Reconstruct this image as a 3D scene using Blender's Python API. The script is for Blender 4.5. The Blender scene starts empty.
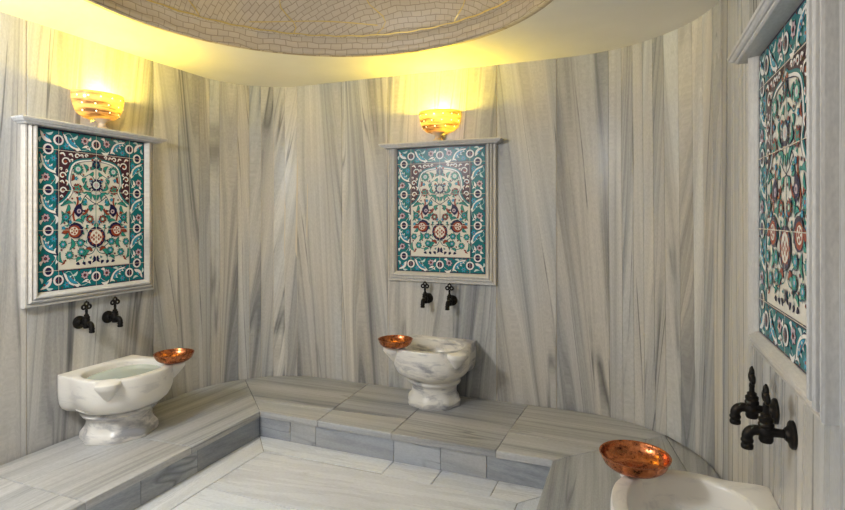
import bpy, bmesh, math, random
from mathutils import Vector, Matrix
random.seed(7)
PI = math.pi
SC = bpy.context.scene
COL = SC.collection

# ------------------------------------------------------------------ measures (metres, floor at z = 0)
XL, XR, YB, YF = -2.688, 0.357, 3.22, -1.3      # left, right, back, front wall planes
EYE = 1.282                                      # camera height
ZB = EYE - 1.131                                 # bench top
ZC = EYE + 0.937                                 # ceiling
BX0, BX1, BY = -2.02, -0.355, 2.52               # inner bench edges

# ------------------------------------------------------------------ helpers
def link(name, me, mats, parent=None):
    o = bpy.data.objects.new(name, me)
    COL.objects.link(o)
    if not isinstance(mats, (list, tuple)):
        mats = [mats]
    if not me.materials:
        for m in mats:
            me.materials.append(m)
    if parent:
        o.parent = parent
    return o

def obj(name, bm, mats, parent=None, smooth=False, angle=None):
    bmesh.ops.recalc_face_normals(bm, faces=bm.faces[:])
    me = bpy.data.meshes.new(name)
    bm.to_mesh(me)
    bm.free()
    if smooth:
        for p in me.polygons:
            p.use_smooth = True
        if angle is not None:
            me.set_sharp_from_angle(angle=math.radians(angle))
    return link(name, me, mats, parent)

def thing(name, label, cat, loc=(0, 0, 0), rz=0.0, group=None):
    o = bpy.data.objects.new(name, None)
    o.empty_display_size = 0.05
    COL.objects.link(o)
    o.location = loc
    o.rotation_euler = (0, 0, rz)
    tag(o, label, cat, group)
    return o

def tag(o, label, cat, group=None, kind=None):
    o['label'] = label
    o['category'] = cat
    if group: o['group'] = group
    if kind: o['kind'] = kind
    return o

def dup(root, loc, rz, label):
    r = root.copy(); COL.objects.link(r)
    r.location = loc; r.rotation_euler = (0, 0, rz); r['label'] = label
    for ch in list(root.children):
        c = ch.copy(); COL.objects.link(c); c.parent = r
        for g in list(ch.children):
            d = g.copy(); COL.objects.link(d); d.parent = c
    return r

def structure(o):
    o['kind'] = 'structure'
    return o

def loft(bm, rings, closed=True, cap0=False, cap1=False):
    vs = [[bm.verts.new(p) for p in r] for r in rings]
    n = len(rings[0])
    fs = []
    for a, b in zip(vs[:-1], vs[1:]):
        for i in range(n if closed else n - 1):
            j = (i + 1) % n
            try:
                fs.append(bm.faces.new((a[i], a[j], b[j], b[i])))
            except ValueError:
                pass
    if cap0: fs.append(bm.faces.new(list(reversed(vs[0]))))
    if cap1: fs.append(bm.faces.new(vs[-1]))
    return fs

def lathe(bm, prof, n=32, center=(0, 0, 0), axis='Z', cap=True):
    rings = []
    cx, cy, cz = center
    for r, h in prof:
        ring = []
        for i in range(n):
            a = 2 * PI * i / n
            c, s = r * math.cos(a), r * math.sin(a)
            if axis == 'Z': ring.append((cx + c, cy + s, cz + h))
            elif axis == 'Y': ring.append((cx + c, cy + h, cz + s))
            else: ring.append((cx + h, cy + c, cz + s))
        rings.append(ring)
    return loft(bm, rings, True, cap, cap)

def tube(bm, pts, radii, n=16, cap=True):
    pts = [Vector(p) for p in pts]
    rings = []
    up = None
    for i, p in enumerate(pts):
        t = (pts[min(i + 1, len(pts) - 1)] - pts[max(i - 1, 0)]).normalized()
        if up is None:
            up = Vector((1, 0, 0)) if abs(t.x) < .9 else Vector((0, 0, 1))
        a = (up - t * up.dot(t)).normalized(); b = t.cross(a); up = a
        r = radii[i] if isinstance(radii, (list, tuple)) else radii
        rings.append([p + a * (r * math.cos(2 * PI * k / n)) + b * (r * math.sin(2 * PI * k / n)) for k in range(n)])
    return loft(bm, rings, True, cap, cap)

def torus(bm, c, R, r, n=20, m=8, axis='Y', sx=1.0, sz=1.0):
    rings = []
    for i in range(n):
        a = 2 * PI * i / n
        ring = []
        for j in range(m):
            b = 2 * PI * j / m
            rr = R + r * math.cos(b); h = r * math.sin(b)
            if axis == 'Y': ring.append((c[0] + rr * math.cos(a) * sx, c[1] + h, c[2] + rr * math.sin(a) * sz))
            else: ring.append((c[0] + rr * math.cos(a), c[1] + rr * math.sin(a), c[2] + h))
        rings.append(ring)
    rings.append(rings[0])
    vs = [[bm.verts.new(p) for p in r] for r in rings[:-1]]
    for i in range(n):
        a, b = vs[i], vs[(i + 1) % n]
        for j in range(m):
            k = (j + 1) % m
            bm.faces.new((a[j], a[k], b[k], b[j]))

# ------------------------------------------------------------------ materials
def new_mat(name):
    m = bpy.data.materials.new(name)
    m.use_nodes = True
    nt = m.node_tree
    return m, nt, nt.nodes['Principled BSDF']

def N(nt, typ, **kw):
    n = nt.nodes.new(typ)
    for k, v in kw.items():
        if hasattr(n, k):
            setattr(n, k, v)
        else:
            n.inputs[k].default_value = v
    return n

def math_node(nt, op, a, b=None, c=None, clamp=False):
    n = nt.nodes.new('ShaderNodeMath'); n.operation = op; n.use_clamp = clamp
    for i, x in enumerate((a, b, c)):
        if x is None: continue
        if isinstance(x, (int, float)): n.inputs[i].default_value = x
        else: nt.links.new(x, n.inputs[i])
    return n.outputs[0]

def ramp(nt, fac, stops, interp='LINEAR'):
    r = nt.nodes.new('ShaderNodeValToRGB')
    r.color_ramp.interpolation = interp
    e = r.color_ramp.elements
    while len(e) < len(stops): e.new(0.5)
    for el, (p, c) in zip(e, stops):
        el.position = p
        el.color = (*c, 1) if len(c) == 3 else c
    nt.links.new(fac, r.inputs[0])
    return r.outputs[0]

def mix(nt, fac, a, b, mode='MIX'):
    m = nt.nodes.new('ShaderNodeMix'); m.data_type = 'RGBA'; m.blend_type = mode
    for sock, x in ((m.inputs[0], fac), (m.inputs[6], a), (m.inputs[7], b)):
        if isinstance(x, (int, float)): sock.default_value = x
        elif isinstance(x, tuple): sock.default_value = (*x, 1)
        else: nt.links.new(x, sock)
    return m.outputs[2]

def simple(name, col, rough=.5, metal=0.0, spec=.5, coat=0.0):
    m, nt, b = new_mat(name)
    b.inputs['Base Color'].default_value = (*col, 1)
    b.inputs['Roughness'].default_value = rough
    b.inputs['Metallic'].default_value = metal
    b.inputs['Specular IOR Level'].default_value = spec
    b.inputs['Coat Weight'].default_value = coat
    return m

def noise(nt, vec, scale, detail=4, rough=.6):
    n = nt.nodes.new('ShaderNodeTexNoise')
    n.inputs['Scale'].default_value = scale
    n.inputs['Detail'].default_value = detail
    n.inputs['Roughness'].default_value = rough
    nt.links.new(vec, n.inputs['Vector'])
    return n.outputs['Fac']

def combine(nt, x, y, z):
    c = nt.nodes.new('ShaderNodeCombineXYZ')
    for i, v in enumerate((x, y, z)):
        if isinstance(v, (int, float)): c.inputs[i].default_value = v
        else: nt.links.new(v, c.inputs[i])
    return c.outputs[0]

def streaked_marble(name, light, mid, dark, rough=.22, axis=None, fu=7.0, fv=.25, amount=1.0, stops=(.34, .45, .56), vein=.7, fine=38.0, cool=(.90, .95, 1.03), fan=0.0, warp=.05, warm=(1.03, 1.0, .955)):
    """Streaked marble. axis None: vein runs along UV v, each slab has its own 'seed'; else along an object axis."""
    m, nt, b = new_mat(name)
    if axis is None:
        uv = nt.nodes.new('ShaderNodeUVMap'); uv.uv_map = 'UVMap'
        sep = nt.nodes.new('ShaderNodeSeparateXYZ'); nt.links.new(uv.outputs[0], sep.inputs[0])
        u, v = sep.outputs[0], sep.outputs[1]
        at = nt.nodes.new('ShaderNodeAttribute'); at.attribute_name = 'seed'
        seed = at.outputs['Fac']
    else:
        tc = nt.nodes.new('ShaderNodeTexCoord')
        sep = nt.nodes.new('ShaderNodeSeparateXYZ'); nt.links.new(tc.outputs['Object'], sep.inputs[0])
        o = [sep.outputs[i] for i in range(3)]
        v = o['XYZ'.index(axis)]
        others = [o[i] for i in range(3) if i != 'XYZ'.index(axis)]
        u = math_node(nt, 'ADD', others[0], math_node(nt, 'MULTIPLY', others[1], .8))
        oi = nt.nodes.new('ShaderNodeObjectInfo')
        seed = oi.outputs['Random']
    if fan:      # veins that lean this way and that, meeting in long wedges
        q = noise(nt, combine(nt, math_node(nt, 'MULTIPLY', u, 5.5), math_node(nt, 'MULTIPLY', seed, 71), 0.0), 1.0, 1)
        lean = math_node(nt, 'MULTIPLY', math_node(nt, 'SUBTRACT', q, .5), fan)
        u = math_node(nt, 'ADD', u, math_node(nt, 'MULTIPLY', math_node(nt, 'SUBTRACT', v, 1.1), lean))
    # gentle waver of the veins
    w = noise(nt, combine(nt, math_node(nt, 'MULTIPLY', u, 2.2), math_node(nt, 'MULTIPLY', v, .5), math_node(nt, 'MULTIPLY', seed, 31)), 1.0, 2)
    u2 = math_node(nt, 'ADD', u, math_node(nt, 'MULTIPLY', math_node(nt, 'SUBTRACT', w, .5), warp))
    A = noise(nt, combine(nt, math_node(nt, 'MULTIPLY', u2, fu), math_node(nt, 'MULTIPLY', v, fv), math_node(nt, 'MULTIPLY', seed, 57)), 1.0, 5, .62)
    B = noise(nt, combine(nt, math_node(nt, 'MULTIPLY', u2, fine), math_node(nt, 'MULTIPLY', v, fv * 1.6), math_node(nt, 'MULTIPLY', seed, 23)), 1.0, 4, .6)
    Cn = noise(nt, combine(nt, math_node(nt, 'MULTIPLY', u2, fu * 1.1), math_node(nt, 'MULTIPLY', v, fv * 1.3), math_node(nt, 'ADD', math_node(nt, 'MULTIPLY', seed, 41), 9.0)), 1.0, 1.5)
    val = math_node(nt, 'ADD', math_node(nt, 'MULTIPLY', A, .72), math_node(nt, 'MULTIPLY', B, .28))
    col = ramp(nt, val, [(stops[0], dark), (stops[1], mid), (stops[2], light)])
    ridge = math_node(nt, 'SUBTRACT', 1.0, math_node(nt, 'DIVIDE', math_node(nt, 'ABSOLUTE', math_node(nt, 'SUBTRACT', Cn, .5)), .014), clamp=True)
    patch = ramp(nt, noise(nt, combine(nt, math_node(nt, 'MULTIPLY', u, 1.5), math_node(nt, 'MULTIPLY', v, .8), math_node(nt, 'MULTIPLY', seed, 3)), 1.6, 3), [(.46, (0, 0, 0)), (.6, (1, 1, 1))])
    rv = math_node(nt, 'MULTIPLY', math_node(nt, 'MULTIPLY', ridge, patch), vein)
    col = mix(nt, rv, col, tuple(c * .62 for c in dark))
    # warm to cool drift of the stone
    t = noise(nt, combine(nt, math_node(nt, 'MULTIPLY', u, 2.0), math_node(nt, 'MULTIPLY', v, .5), math_node(nt, 'MULTIPLY', seed, 17)), 1.3, 2)
    tint = ramp(nt, t, [(.35, cool), (.65, warm)])
    col = mix(nt, 1.0, col, tint, 'MULTIPLY')
    grain = noise(nt, combine(nt, math_node(nt, 'MULTIPLY', u, 190), math_node(nt, 'MULTIPLY', v, 60), seed), 1.0, 2)
    col = mix(nt, 1.0, col, ramp(nt, grain, [(.3, (.90,) * 3), (.7, (1.07,) * 3)]), 'MULTIPLY')
    if axis is None:      # no two slabs were cut from quite the same tone
        h = math_node(nt, 'FRACT', math_node(nt, 'MULTIPLY', seed, 7.31))
        col = mix(nt, 1.0, col, ramp(nt, h, [(0, (.86, .865, .88)), (1, (1.06, 1.05, 1.03))]), 'MULTIPLY')
    nt.links.new(col, b.inputs['Base Color'])
    rr = nt.nodes.new('ShaderNodeMapRange')
    nt.links.new(B, rr.inputs[0]); rr.inputs[3].default_value = rough * .7; rr.inputs[4].default_value = rough * 1.5
    nt.links.new(rr.outputs[0], b.inputs['Roughness'])
    b.inputs['Specular IOR Level'].default_value = .28
    return m

M = {}
M['wall'] = streaked_marble('streaked_wall_marble', (.675, .65, .605), (.515, .495, .465), (.20, .20, .205), rough=.26, fu=4.8, fv=.14, fine=30, fan=.55, stops=(.365, .495, .62), vein=.9)
M['bench'] = streaked_marble('bench_marble', (.57, .56, .55), (.45, .445, .44), (.25, .25, .255), rough=.3, fu=9, fv=.3, fine=46, stops=(.37, .49, .61), warp=.03, cool=(.92, .96, 1.02), warm=(1.0, 1.0, 1.0))
M['riser'] = streaked_marble('riser_marble', (.43, .44, .46), (.34, .35, .37), (.21, .22, .235), rough=.35, fu=5, fv=1.2, cool=(.92, .97, 1.05), warp=.1)
M['riser_dark'] = M['riser']
M['floor'] = streaked_marble('floor_marble', (.72, .735, .76), (.64, .65, .67), (.50, .505, .525), rough=.25, fu=4, fv=.9, fine=16, vein=.25, warp=.2, stops=(.3, .42, .52), cool=(.93, .97, 1.03), warm=(.98, .99, 1.02))
M['rail_x'] = streaked_marble('frame_marble_across', (.635, .60, .55), (.55, .52, .48), (.42, .40, .375), rough=.3, axis='X', fu=16, fv=1.0, vein=.25)
M['rail_z'] = streaked_marble('frame_marble_upright', (.635, .60, .55), (.55, .52, .48), (.42, .40, .375), rough=.3, axis='Z', fu=16, fv=.8, vein=.25)
M['mortar'] = simple('dark_mortar', (.10, .115, .105), .9)
M['grout'] = simple('pale_grout', (.60, .53, .42), .85)

def plaster():
    m, nt, b = new_mat('cream_plaster')
    tc = nt.nodes.new('ShaderNodeTexCoord')
    n = noise(nt, tc.outputs['Object'], 3.0, 4)
    col = ramp(nt, n, [(.3, (.80, .77, .70)), (.7, (.85, .82, .755))])
    nt.links.new(col, b.inputs['Base Color'])
    b.inputs['Roughness'].default_value = .55
    bp = nt.nodes.new('ShaderNodeBump'); bp.inputs['Strength'].default_value = .08
    nt.links.new(noise(nt, tc.outputs['Object'], 25, 3), bp.inputs['Height']); nt.links.new(bp.outputs[0], b.inputs['Normal'])
    return m
M['plaster'] = plaster()

def dome_mosaic():
    m, nt, b = new_mat('dome_mosaic')
    uv = nt.nodes.new('ShaderNodeUVMap'); uv.uv_map = 'UVMap'
    n1 = nt.nodes.new('ShaderNodeTexNoise'); n1.inputs['Scale'].default_value = 6
    nt.links.new(uv.outputs[0], n1.inputs['Vector'])
    d = nt.nodes.new('ShaderNodeVectorMath'); d.operation = 'SCALE'; d.inputs[3].default_value = .05
    nt.links.new(n1.outputs['Color'], d.inputs[0])
    a = nt.nodes.new('ShaderNodeVectorMath'); a.operation = 'ADD'
    nt.links.new(uv.outputs[0], a.inputs[0]); nt.links.new(d.outputs[0], a.inputs[1])
    br = nt.nodes.new('ShaderNodeTexBrick')
    br.inputs['Scale'].default_value = 1.0
    br.inputs['Brick Width'].default_value = .062; br.inputs['Row Height'].default_value = .031
    br.inputs['Mortar Size'].default_value = .0022; br.inputs['Mortar Smooth'].default_value = .1
    br.inputs['Color1'].default_value = (.54, .44, .31, 1); br.inputs['Color2'].default_value = (.49, .395, .275, 1)
    br.inputs['Mortar'].default_value = (.33, .25, .165, 1)
    nt.links.new(a.outputs[0], br.inputs['Vector'])
    nt.links.new(br.outputs['Color'], b.inputs['Base Color'])
    b.inputs['Roughness'].default_value = .45
    bp = nt.nodes.new('ShaderNodeBump'); bp.inputs['Strength'].default_value = .15; bp.inputs['Distance'].default_value = .002
    nt.links.new(br.outputs['Fac'], bp.inputs['Height']); bp.invert = True
    nt.links.new(bp.outputs[0], b.inputs['Normal'])
    return m
M['mosaic'] = dome_mosaic()
M['gold'] = simple('gold_mosaic', (.62, .44, .13), .4, .35)

def basin_marble(name, st):
    m, nt, b = new_mat(name)
    tc = nt.nodes.new('ShaderNodeTexCoord'); oi = nt.nodes.new('ShaderNodeObjectInfo')
    mp = nt.nodes.new('ShaderNodeMapping'); mp.inputs['Scale'].default_value = (2.2, 2.2, 7.0); mp.inputs['Rotation'].default_value = (.25, .35, 0)
    nt.links.new(tc.outputs['Object'], mp.inputs[0])
    ad = nt.nodes.new('ShaderNodeVectorMath'); ad.operation = 'ADD'
    nt.links.new(mp.outputs[0], ad.inputs[0])
    nt.links.new(combine(nt, math_node(nt, 'MULTIPLY', oi.outputs['Random'], 40), 0, 0), ad.inputs[1])
    v = ad.outputs[0]
    wv = nt.nodes.new('ShaderNodeTexNoise'); wv.inputs['Scale'].default_value = 1.5; wv.inputs['Detail'].default_value = 3
    nt.links.new(v, wv.inputs['Vector'])
    sc = nt.nodes.new('ShaderNodeVectorMath'); sc.operation = 'SCALE'; sc.inputs[3].default_value = 1.2
    nt.links.new(wv.outputs['Color'], sc.inputs[0])
    a2 = nt.nodes.new('ShaderNodeVectorMath'); a2.operation = 'ADD'
    nt.links.new(v, a2.inputs[0]); nt.links.new(sc.outputs[0], a2.inputs[1])
    n = noise(nt, a2.outputs[0], 1.6, 6, .65)
    col = ramp(nt, n, [(st[0], (.33, .33, .35)), (st[1], (.60, .58, .56)), (st[2], (.77, .74, .69)), (.75, (.80, .77, .715))])
    nt.links.new(col, b.inputs['Base Color'])
    b.inputs['Roughness'].default_value = .28
    b.inputs['Subsurface Weight'].default_value = .06
    b.inputs['Subsurface Radius'].default_value = (.02, .015, .01)
    return m
M['basin'] = basin_marble('pale_basin_marble', (.22, .33, .43))
M['basin_veined'] = basin_marble('veined_basin_marble', (.385, .47, .535))

def copper():
    m, nt, b = new_mat('hammered_copper')
    tc = nt.nodes.new('ShaderNodeTexCoord')
    n = noise(nt, tc.outputs['Object'], 55, 4, .7)
    col = ramp(nt, n, [(.36, (.10, .035, .018)), (.46, (.50, .165, .065)), (.7, (.72, .27, .11))])
    nt.links.new(col, b.inputs['Base Color'])
    b.inputs['Metallic'].default_value = 1.0
    r = ramp(nt, n, [(.36, (.55,) * 3), (.5, (.2,) * 3)])
    nt.links.new(r, b.inputs['Roughness'])
    vo = nt.nodes.new('ShaderNodeTexVoronoi'); vo.inputs['Scale'].default_value = 90
    nt.links.new(tc.outputs['Object'], vo.inputs['Vector'])
    bp = nt.nodes.new('ShaderNodeBump'); bp.inputs['Strength'].default_value = .18; bp.inputs['Distance'].default_value = .002
    nt.links.new(vo.outputs['Distance'], bp.inputs['Height']); nt.links.new(bp.outputs[0], b.inputs['Normal'])
    return m
M['copper'] = copper()

def bronze():
    m, nt, b = new_mat('blackened_bronze')
    tc = nt.nodes.new('ShaderNodeTexCoord')
    n = noise(nt, tc.outputs['Object'], 38, 4, .65)
    col = ramp(nt, n, [(.3, (.006, .006, .006)), (.58, (.014, .012, .011)), (.66, (.035, .024, .014)), (.74, (.16, .22, .19))])
    nt.links.new(col, b.inputs['Base Color'])
    b.inputs['Metallic'].default_value = .55
    b.inputs['Roughness'].default_value = .5
    b.inputs['Specular IOR Level'].default_value = .3
    return m
M['bronze'] = bronze()

def shade_glass():
    m, nt, b = new_mat('amber_alabaster_glass')
    nt.nodes.remove(b)
    out = nt.nodes['Material Output']
    tc = nt.nodes.new('ShaderNodeTexCoord')
    mp = nt.nodes.new('ShaderNodeMapping'); mp.inputs['Scale'].default_value = (5, 5, 34); mp.inputs['Rotation'].default_value = (.1, .12, 0)
    nt.links.new(tc.outputs['Object'], mp.inputs[0])
    n = noise(nt, mp.outputs[0], 1.0, 4, .55)
    col = ramp(nt, n, [(.38, (.16, .10, .065)), (.46, (.46, .35, .23)), (.58, (.68, .55, .38))])
    di = nt.nodes.new('ShaderNodeBsdfDiffuse'); tr = nt.nodes.new('ShaderNodeBsdfTranslucent'); gl = nt.nodes.new('ShaderNodeBsdfGlossy')
    gl.inputs['Roughness'].default_value = .15
    for s in (di, tr): nt.links.new(col, s.inputs['Color'])
    mx = nt.nodes.new('ShaderNodeMixShader'); mx.inputs[0].default_value = .5
    nt.links.new(di.outputs[0], mx.inputs[1]); nt.links.new(tr.outputs[0], mx.inputs[2])
    m2 = nt.nodes.new('ShaderNodeMixShader'); m2.inputs[0].default_value = .05
    nt.links.new(mx.outputs[0], m2.inputs[1]); nt.links.new(gl.outputs[0], m2.inputs[2])
    nt.links.new(m2.outputs[0], out.inputs['Surface'])
    return m
M['shade'] = shade_glass()

def emitter(name, col, strength):
    m, nt, b = new_mat(name)
    b.inputs['Base Color'].default_value = (*col, 1)
    b.inputs['Emission Color'].default_value = (*col, 1)
    b.inputs['Emission Strength'].default_value = strength
    return m
LAMP = (1.0, .75, .04)
M['bulb'] = emitter('lit_bulb', (1.0, .74, .3), 30)
M['hole'] = emitter('lit_pinhole', (1.0, .88, .55), 4)
M['stem'] = simple('sconce_stem_glass', (.62, .48, .33), .35)

def water_mat():
    m, nt, b = new_mat('still_water')
    b.inputs['Base Color'].default_value = (.80, .88, .81, 1)
    b.inputs['Roughness'].default_value = .03
    b.inputs['IOR'].default_value = 1.33
    b.inputs['Transmission Weight'].default_value = .55
    return m
M['water'] = water_mat()

# ------------------------------------------------------------------ the room outline
RB, RT, RRB, RRT = .67, .49, .67, .74        # corner radii at the foot and at the top: left corner, right corner
def arc(cx, cy, r, a0, a1, n):
    return [(cx + r * math.cos(a0 + (a1 - a0) * i / n), cy + r * math.sin(a0 + (a1 - a0) * i / n)) for i in range(n + 1)]
class Path:
    def __init__(s, pts):
        s.p = [Vector(q) for q in pts]; s.c = [0]
        for a, b in zip(s.p[:-1], s.p[1:]): s.c.append(s.c[-1] + (b - a).length)
        s.L = s.c[-1]
    def at(s, t):
        d = max(0, min(1, t)) * s.L
        for i in range(len(s.p) - 1):
            if d <= s.c[i + 1] + 1e-9:
                k = (d - s.c[i]) / max(1e-9, s.c[i + 1] - s.c[i])
                return s.p[i].lerp(s.p[i + 1], k)
        return s.p[-1]
YL1, XC0, XC1, YR1 = 2.37, -1.886, -.428, 2.275   # joints that bound the two round corners
def left_corner(r):
    return Path([(XL, YL1)] + arc(XL + r, YB - r, r, PI, PI / 2, 40) + [(XC0, YB)])
def right_corner(r):
    return Path([(XC1, YB)] + arc(XR - r, YB - r, r, PI / 2, 0, 40) + [(XR, YR1)])
LCb, LCt, RC, RCt = left_corner(RB), left_corner(RT), right_corner(RRB), right_corner(RRT)

def wall(name, bot, top, joints, slants, seeds, z0=0.0, z1=ZC + .01, depth=.12, gap=.0032, curved=False):
    if curved: gap = .0009
    """A wall clad in upright marble slabs over a mortar backing; bot/top are plan paths, joints are fractions."""
    bm = bmesh.new()
    uvl = bm.loops.layers.uv.new('UVMap'); sd = bm.faces.layers.float.new('seed')
    for k, (a, b) in enumerate(zip(joints[:-1], joints[1:])):
        ga, gb = a + gap / bot.L, b - gap / bot.L
        n = max(1, int((gb - ga) * bot.L / .035)) if curved else 1
        q0 = bot.at(a).lerp(bot.at(b), .5)
        cols = []
        for i in range(n + 1):
            t = ga + (gb - ga) * i / n
            p, q = bot.at(t), top.at(t)
            cols.append(((p.x, p.y, z0), (q.x, q.y, z1), t * bot.L))
        mid = (ga + gb) * .5 * bot.L
        def outw(p, t, path, d=.012):
            e = 1e-3
            v = path.at(min(1, t + e)) - path.at(max(0, t - e)); nn = Vector((-v.y, v.x)).normalized()
            return (p[0] + nn.x * d, p[1] + nn.y * d, p[2])
        seed = seeds[k % len(seeds)] ; sl = slants[k % len(slants)]
        def face(ps, us):
            f = bm.faces.new([bm.verts.new(p) for p in ps])
            f[sd] = seed
            for lp, (u, z) in zip(f.loops, us):
                lp[uvl].uv = (u - mid - sl * (z - 1.1) + seed * 7, z)
            f.smooth = curved
            return f
        vb = [bm.verts.new(c[0]) for c in cols]; vt = [bm.verts.new(c[1]) for c in cols]
        for i in range(n):
            f = bm.faces.new((vb[i], vb[i + 1], vt[i + 1], vt[i])); f[sd] = seed; f.smooth = curved
            for lp, (u, z) in zip(f.loops, ((cols[i][2], z0), (cols[i + 1][2], z0), (cols[i + 1][2], z1), (cols[i][2], z1))):
                lp[uvl].uv = (u - mid - sl * (z - 1.1) + seed * 7, z)
        for c, t in ((cols[0], ga), (cols[-1], gb)):
            face((c[0], c[1], outw(c[1], t, top), outw(c[0], t, bot)), [(c[2], z0), (c[2], z1), (c[2], z1), (c[2], z0)])
    nsl = len(bm.faces)
    # backing
    n = max(2, int(bot.L / .08)) if curved else 1
    def ring(path, z, d):
        out = []
        for i in range(n + 1):
            t = i / n; e = 1e-3
            v = path.at(min(1, t + e)) - path.at(max(0, t - e)); nn = Vector((-v.y, v.x)).normalized()
            p = path.at(t); out.append((p.x + nn.x * d, p.y + nn.y * d, z))
        return out
    fr = [bm.verts.new(p) for p in ring(bot, z0, .004)]; ft = [bm.verts.new(p) for p in ring(top, z1, .004)]
    br_ = [bm.verts.new(p) for p in ring(bot, z0, depth)]; bt = [bm.verts.new(p) for p in ring(top, z1, depth)]
    fs = []
    for i in range(n):
        fs += [bm.faces.new((fr[i], fr[i + 1], ft[i + 1], ft[i])), bm.faces.new((br_[i + 1], br_[i], bt[i], bt[i + 1])),
               bm.faces.new((ft[i], ft[i + 1], bt[i + 1], bt[i])), bm.faces.new((fr[i + 1], fr[i], br_[i], br_[i + 1]))]
    fs += [bm.faces.new((fr[0], ft[0], bt[0], br_[0])), bm.faces.new((fr[n], br_[n], bt[n], ft[n]))]
    for f in fs: f.material_index = 1
    me = bpy.data.meshes.new(name); bm.to_mesh(me); bm.free()
    return structure(link(name, me, [M['wall'], M['grout']]))

def line(a, b): return Path([a, b])
wl = line((XL, YF), (XL, YL1))
def fr(path, axis, vals):
    a, b = path.p[0][axis], path.p[-1][axis]
    return [0] + [(v - a) / (b - a) for v in vals] + [1]
wall('wall_left', wl, wl, fr(wl, 1, [-.52, .2, .93, 1.648]), [.1, -.05, .08, .03, .10], [.71, .35, .12, .48, .91])
jl = [0, .13, .25, .31, .36, .45, .505, .563, .623, .68, .745, 1]
wall('wall_corner_left', LCb, LCt, jl, [-.16, -.10, -.02, .02, .06, -.05, .14, .12, .22, .20, -.08], [.88, .62, .05, .47, .83, .19, .55, .97, .38, .74, .44], curved=True)
wb = line((XC0, YB), (XC1, YB))
wall('wall_back', wb, wb, fr(wb, 0, [-1.532, -.79]), [-.07, .07, -.13], [.23, .66, .86])
jr = [0, .208, .26, .305, .347, .39, .438, .505, .573, .63, .69, .76, .83, .91, 1]
wall('wall_corner_right', RC, RCt, jr, [-.09, .0, .01, .0, .07, .10, -.08, .10, .02, .12, .0, .03, -.02, .0], [.58, .15, .41, .9, .09, .77, .52, .33, .68, .2, .95, .06, .48, .8], curved=True)
wr = line((XR, YR1), (XR, YF))
wall('wall_right', wr, wr, fr(wr, 1, [1.87, 1.14, .4, -.35]), [.0, .05, .03, .06, .02], [.25, .88, .57, .4, .1])

# front wall with an open doorway behind the camera
bm = bmesh.new()
def add_box(bm, lo, hi):
    x0, y0, z0 = lo; x1, y1, z1 = hi
    v = [bm.verts.new(p) for p in ((x0, y0, z0), (x1, y0, z0), (x1, y1, z0), (x0, y1, z0), (x0, y0, z1), (x1, y0, z1), (x1, y1, z1), (x0, y1, z1))]
    return [bm.faces.new([v[i] for i in q]) for q in ((3, 2, 1, 0), (4, 5, 6, 7), (0, 1, 5, 4), (1, 2, 6, 5), (2, 3, 7, 6), (3, 0, 4, 7))]
DX0, DX1, DZ = -1.0, .1, 2.05
add_box(bm, (XL - .12, YF - .12, 0), (DX0, YF, ZC + .01)); add_box(bm, (DX1, YF - .12, 0), (XR + .12, YF, ZC + .01)); add_box(bm, (DX0, YF - .12, DZ), (DX1, YF, ZC + .01))
structure(obj('wall_front', bm, M['plaster']))

# ------------------------------------------------------------------ floor
def uv_slab(bm, poly, z0, z1, along, seed, bevel=.003, edge_mat=None, shear=0.0):
    """An extruded slab with a small arris; the vein runs along 'along' (x or y)."""
    if not bm.loops.layers.uv.get('UVMap'): bm.loops.layers.uv.new('UVMap')
    if not bm.faces.layers.float.get('seed'): bm.faces.layers.float.new('seed')
    uvl = bm.loops.layers.uv['UVMap']; sd = bm.faces.layers.float['seed']
    P = [Vector(p) for p in poly]
    area = sum(P[i].x * P[(i + 1) % len(P)].y - P[(i + 1) % len(P)].x * P[i].y for i in range(len(P)))
    if area < 0: P.reverse()
    n = len(P)
    ins = []
    for i in range(n):
        a, b, c = P[i - 1], P[i], P[(i + 1) % n]
        d1 = (b - a).normalized(); d2 = (c - b).normalized()
        n1 = Vector((-d1.y, d1.x)); n2 = Vector((-d2.y, d2.x))
        m = (n1 + n2); m = m / max(.3, m.length_squared) * 2 if m.length > 1e-6 else n1
        ins.append(b + m * bevel)
    r0 = [bm.verts.new((p.x, p.y, z0)) for p in P]; r1 = [bm.verts.new((p.x, p.y, z1 - bevel)) for p in P]; r2 = [bm.verts.new((p.x, p.y, z1)) for p in ins]
    fs = [bm.faces.new(r2), bm.faces.new(list(reversed(r0)))]
    for a, b in ((r0, r1), (r1, r2)):
        for i in range(n):
            j = (i + 1) % n
            fs.append(bm.faces.new((a[i], a[j], b[j], b[i])))
    for f in fs:
        f[sd] = seed
        for lp in f.loops:
            c = lp.vert.co
            u, v = (c.y + (z1 - c.z), c.x) if along == 'x' else (c.x + (z1 - c.z), c.y)
            lp[uvl].uv = (u - shear * v + seed * 5, v)
    return fs

bm = bmesh.new()
g = .0018
FX0, FX1, FY = -1.885, -.488, 2.38
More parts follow.
